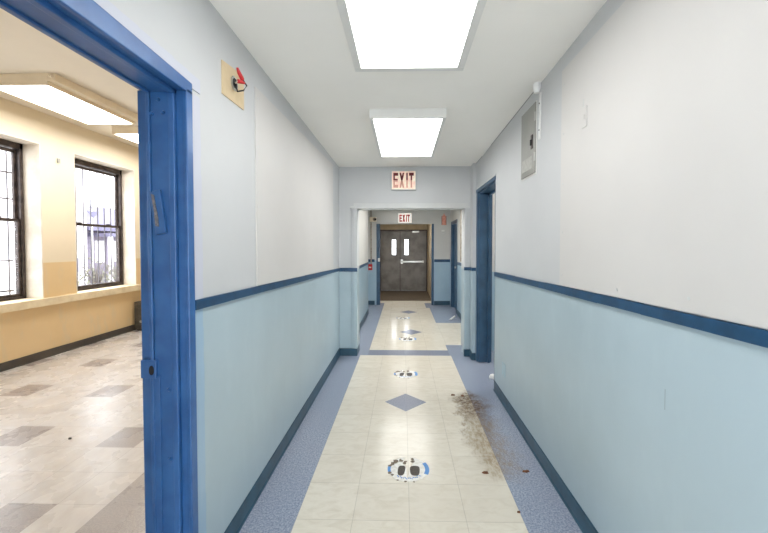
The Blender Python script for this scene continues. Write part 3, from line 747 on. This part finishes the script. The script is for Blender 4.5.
for a, b in wins: m.box(WP, WX, a, b, ZS-.05, ZS)
struct(m, 'trim_12', 'sill', 'continuous chipped cream sill ledge under the room windows', 'window sill', .004)
struct(MB().box(WX, WX+.016, -1.0, 9.0, 0, .10), 'baseboard_room', 'base_dark', 'dark base strip of the side room wall', 'baseboard')
m = MB()
for a, b in wins:             # plastered window reveals
    m.box(WP-.03, WX+.001, b-.014, b+.001, ZS, ZT).box(WP-.03, WX+.001, a-.001, a+.014, ZS, ZT).box(WP-.03, WX+.001, a+.014, b-.014, ZT-.014, ZT+.001)
struct(m, 'trim_13', 'reveal', 'pale plaster reveals of the room windows', 'trim')
def window(name, a, b, label, rows):
    w = struct_empty(name, (WP, (a+b)/2, ZS), label, 'window')
    a += .02; b -= .02
    f = MB()
    for y0, y1, z0, z1 in ((a, a+.04, ZS, ZT-.02), (b-.04, b, ZS, ZT-.02), (a, b, ZS, ZS+.03), (a, b, ZT-.09, ZT-.016)):
        f.box(WP-.07, WP+.03, y0, y1, z0, z1)
    f.build('frame', 'frame_dark', w, .004)
    zm = 1.80
    for nm, x, z0, z1 in (('upper_sash', WP-.04, zm-.02, ZT-.10), ('lower_sash', WP-.005, ZS+.03, zm+.02)):
        s = MB()
        for y0, y1, q0, q1 in ((a+.04, a+.07, z0, z1), (b-.07, b-.04, z0, z1), (a+.05, b-.05, z0, z0+.04), (a+.05, b-.05, z1-.04, z1)):
            s.box(x-.015, x+.018, y0, y1, q0, q1)
        so = s.build(nm, 'frame_dark', w, .003)
        MB().box(x-.003, x+.003, a+.08, b-.08, z0+.03, z1-.03).build('pane', 'glass', so)
    for yy in (a+.3, b-.3): MB().box(WP-.004, WP+.035, yy-.03, yy+.03, zm+.02, zm+.035).build('sash_lock', 'frame_dark', w, .003)
    g = MB(); xb = WP-.16
    n = 9
    for i in range(n):
        y = a+.03 + (b-a-.06)*i/(n-1); g.box(xb-.006, xb+.006, y-.006, y+.006, ZS-.02, ZT+.02)
    for z in rows: g.box(xb-.010, xb+.010, a-.02, b+.02, z-.010, z+.010)
    g.build('security_bars', 'bar', w)
window('window_1', *wins[2], 'left dark-framed side room window with bars, cut by the left edge', (ZS+.1, 1.28, 2.08, 2.42, ZT-.1))
window('window_2', *wins[3], 'dark-framed side room window nearest the blue door frame', (ZS+.05, ZT-.08))
window('added_window_3', *wins[1], 'barred side room window left of the photo frame', (ZS+.1, ZT-.1))
window('added_window_4', *wins[0], 'barred side room window farthest left of the photo frame', (ZS+.1, ZT-.1))
o = empty('floor_speaker', (-4.6, 6.22, 0), 'dark grey upright box on the side room floor by the wall', 'box')
x0, x1, y0, y1 = -4.66, -4.42, 6.2, 6.45
MB().box(x0, x1, y0, y1, .02, .50).build('cabinet', 'box_dark', o, .008)
MB().box(x0+.02, x1-.02, y0-.006, y0, .06, .46).build('front_grille', 'box_dark', o, .003)
tag(MB().cyl((-4.54, y0-.006, .16), (-4.54, y0-.012, .16), .022, 16).build('knob', 'label', o), 'pale round knob')
MB().box(x0+.03, x1-.03, y0+.02, y1-.02, 0, .02).build('plinth', 'black', o)
o = MB().box(-4.695, -4.683, 4.88, 4.92, 2.60, 2.66).build('wall_hook', 'label', None, .003)
tag(o, 'tiny grey bracket on the cream wall between the room windows', 'bracket')

# ------------------------------------------------------------------ outside the windows
struct(MB().box(-60, -5.05, -10, 70, -.6, -.5), 'ground', 'ext_ground', 'pale pavement outside the windows', 'ground')
o = empty('house', (-19, 21.5, -.5), 'low lilac brick house with grey roof seen through the right window', 'house')
MB().box(-22, -16, 18.05, 26, -.5, 2.3).build('wall', 'brick', o)
MB().prism([(-22.4, 17.7, 2.25), (-15.5, 17.7, 2.25), (-15.5, 17.7, 2.45), (-19, 17.7, 3.9), (-22.4, 17.7, 2.45)], (0, 8.7, 0)).build('roof', 'ext_roof', o)
MB().box(-16.02, -14.9, 18.2, 24, 1.95, 2.12).build('porch_roof', 'ext_roof', o)
for y in (18.35, 20.1, 22.0): MB().box(-15.1, -14.95, y, y+.15, -.5, 1.95).build('post', 'ext_wall', o)
for y in (18.6, 19.6, 21.3):
    f = MB().box(-16.05, -15.98, y, y+.65, .6, 1.75).build('window', 'ext_wall', o)
    MB().box(-16.06, -16.05, y+.06, y+.59, .66, 1.69).build('pane', 'reveal', f)
o = MB().box(-25, -15.3, 17.0, 17.35, -.5, 9).build('building', 'brick_pale'); tag(o, 'tall pale brick building corner at the left of the right window', 'building')
o = empty('meter_box', (-10.45, 11.6, .3), 'dark grey box on a post outside the right window', 'utility box')
o.location = (-10.4, 11.45, -.5)
MB().box(-10.55, -10.4, 11.3, 11.62, .62, 1.08).build('cabinet', 'ext_grey', o, .01)
MB().box(-10.50, -10.45, 11.43, 11.49, -.5, .62).build('post', 'ext_grey', o)
o = empty('triangle_sign', (-15.2, 17.62, -.5), 'grey inverted triangle sign on a thin post outside the right window', 'sign')
MB().prism([(-15.2, 17.27, 3.16), (-15.2, 17.93, 3.16), (-15.2, 17.6, 2.84)], (.03, 0, 0)).build('plate', 'ext_roof', o)
MB().cyl((-15.25, 17.6, -.5), (-15.25, 17.6, 3.25), .03, 8).build('post', 'ext_wall', o)
def bush(x, y, r, h, label):
    rng = random.Random(int(y*10)); o = empty('bush', (x, y, -.5), label, 'bush', 'winter bushes by the brick house')
    m = MB()
    for i in range(26):
        a = rng.uniform(0, 6.28); q = rng.uniform(.3, 1)*r
        m.tube([(x, y, -.5), (x+.5*q*math.cos(a), y+.5*q*math.sin(a), -.5+h*.5), (x+q*math.cos(a), y+q*math.sin(a), -.5+h*rng.uniform(.6, 1))], [.02, .014, .005], 5)
    m.build('twigs', 'twig', o)
    m = MB()
    for i in range(260):
        a = rng.uniform(0, 6.28); q = r*math.sqrt(rng.random()); z = -.5 + h*rng.uniform(.15, 1)*(1-.4*(q/r)**2)
        c = Vector((x+q*math.cos(a), y+q*math.sin(a), z)); u = Vector((rng.uniform(-1, 1), rng.uniform(-1, 1), rng.uniform(-1, 1))).normalized()*.06
        v = u.cross(Vector((rng.uniform(-1, 1), rng.uniform(-1, 1), rng.uniform(-1, 1)))).normalized()*.035
        m.quad([c-u, c+v, c+u, c-v])
    m.build('leaves', 'leaf', o)
bush(-13.4, 15.6, .7, 1.5, 'pale winter bush at the left foot of the brick house')
bush(-13.6, 17.2, .8, 1.3, 'pale winter bush before the brick house porch')
bush(-13.5, 18.9, .7, 1.5, 'pale winter bush at the right end of the porch')

# ------------------------------------------------------------------ camera, world, view
cam = bpy.data.cameras.new('camera'); co = bpy.data.objects.new('camera', cam); COL.objects.link(co)
F = 365.0
cam.sensor_width = 36; cam.lens = 36*F/768; cam.clip_start = .02
cam.shift_x = -11/768; cam.shift_y = -11/768
co.location = (0, 0, 1.47); co.rotation_euler = (math.pi/2 - .026, 0, .022)
SC.camera = co
w = bpy.data.worlds.new('sky'); SC.world = w; w.use_nodes = True
bg = w.node_tree.nodes['Background']; bg.inputs[0].default_value = (.97, .985, 1, 1); bg.inputs[1].default_value = 6.5
SC.view_settings.view_transform = 'Standard'; SC.view_settings.look = 'None'
SC.view_settings.exposure = .1; SC.view_settings.gamma = 1; SC.view_settings.use_curve_mapping = False
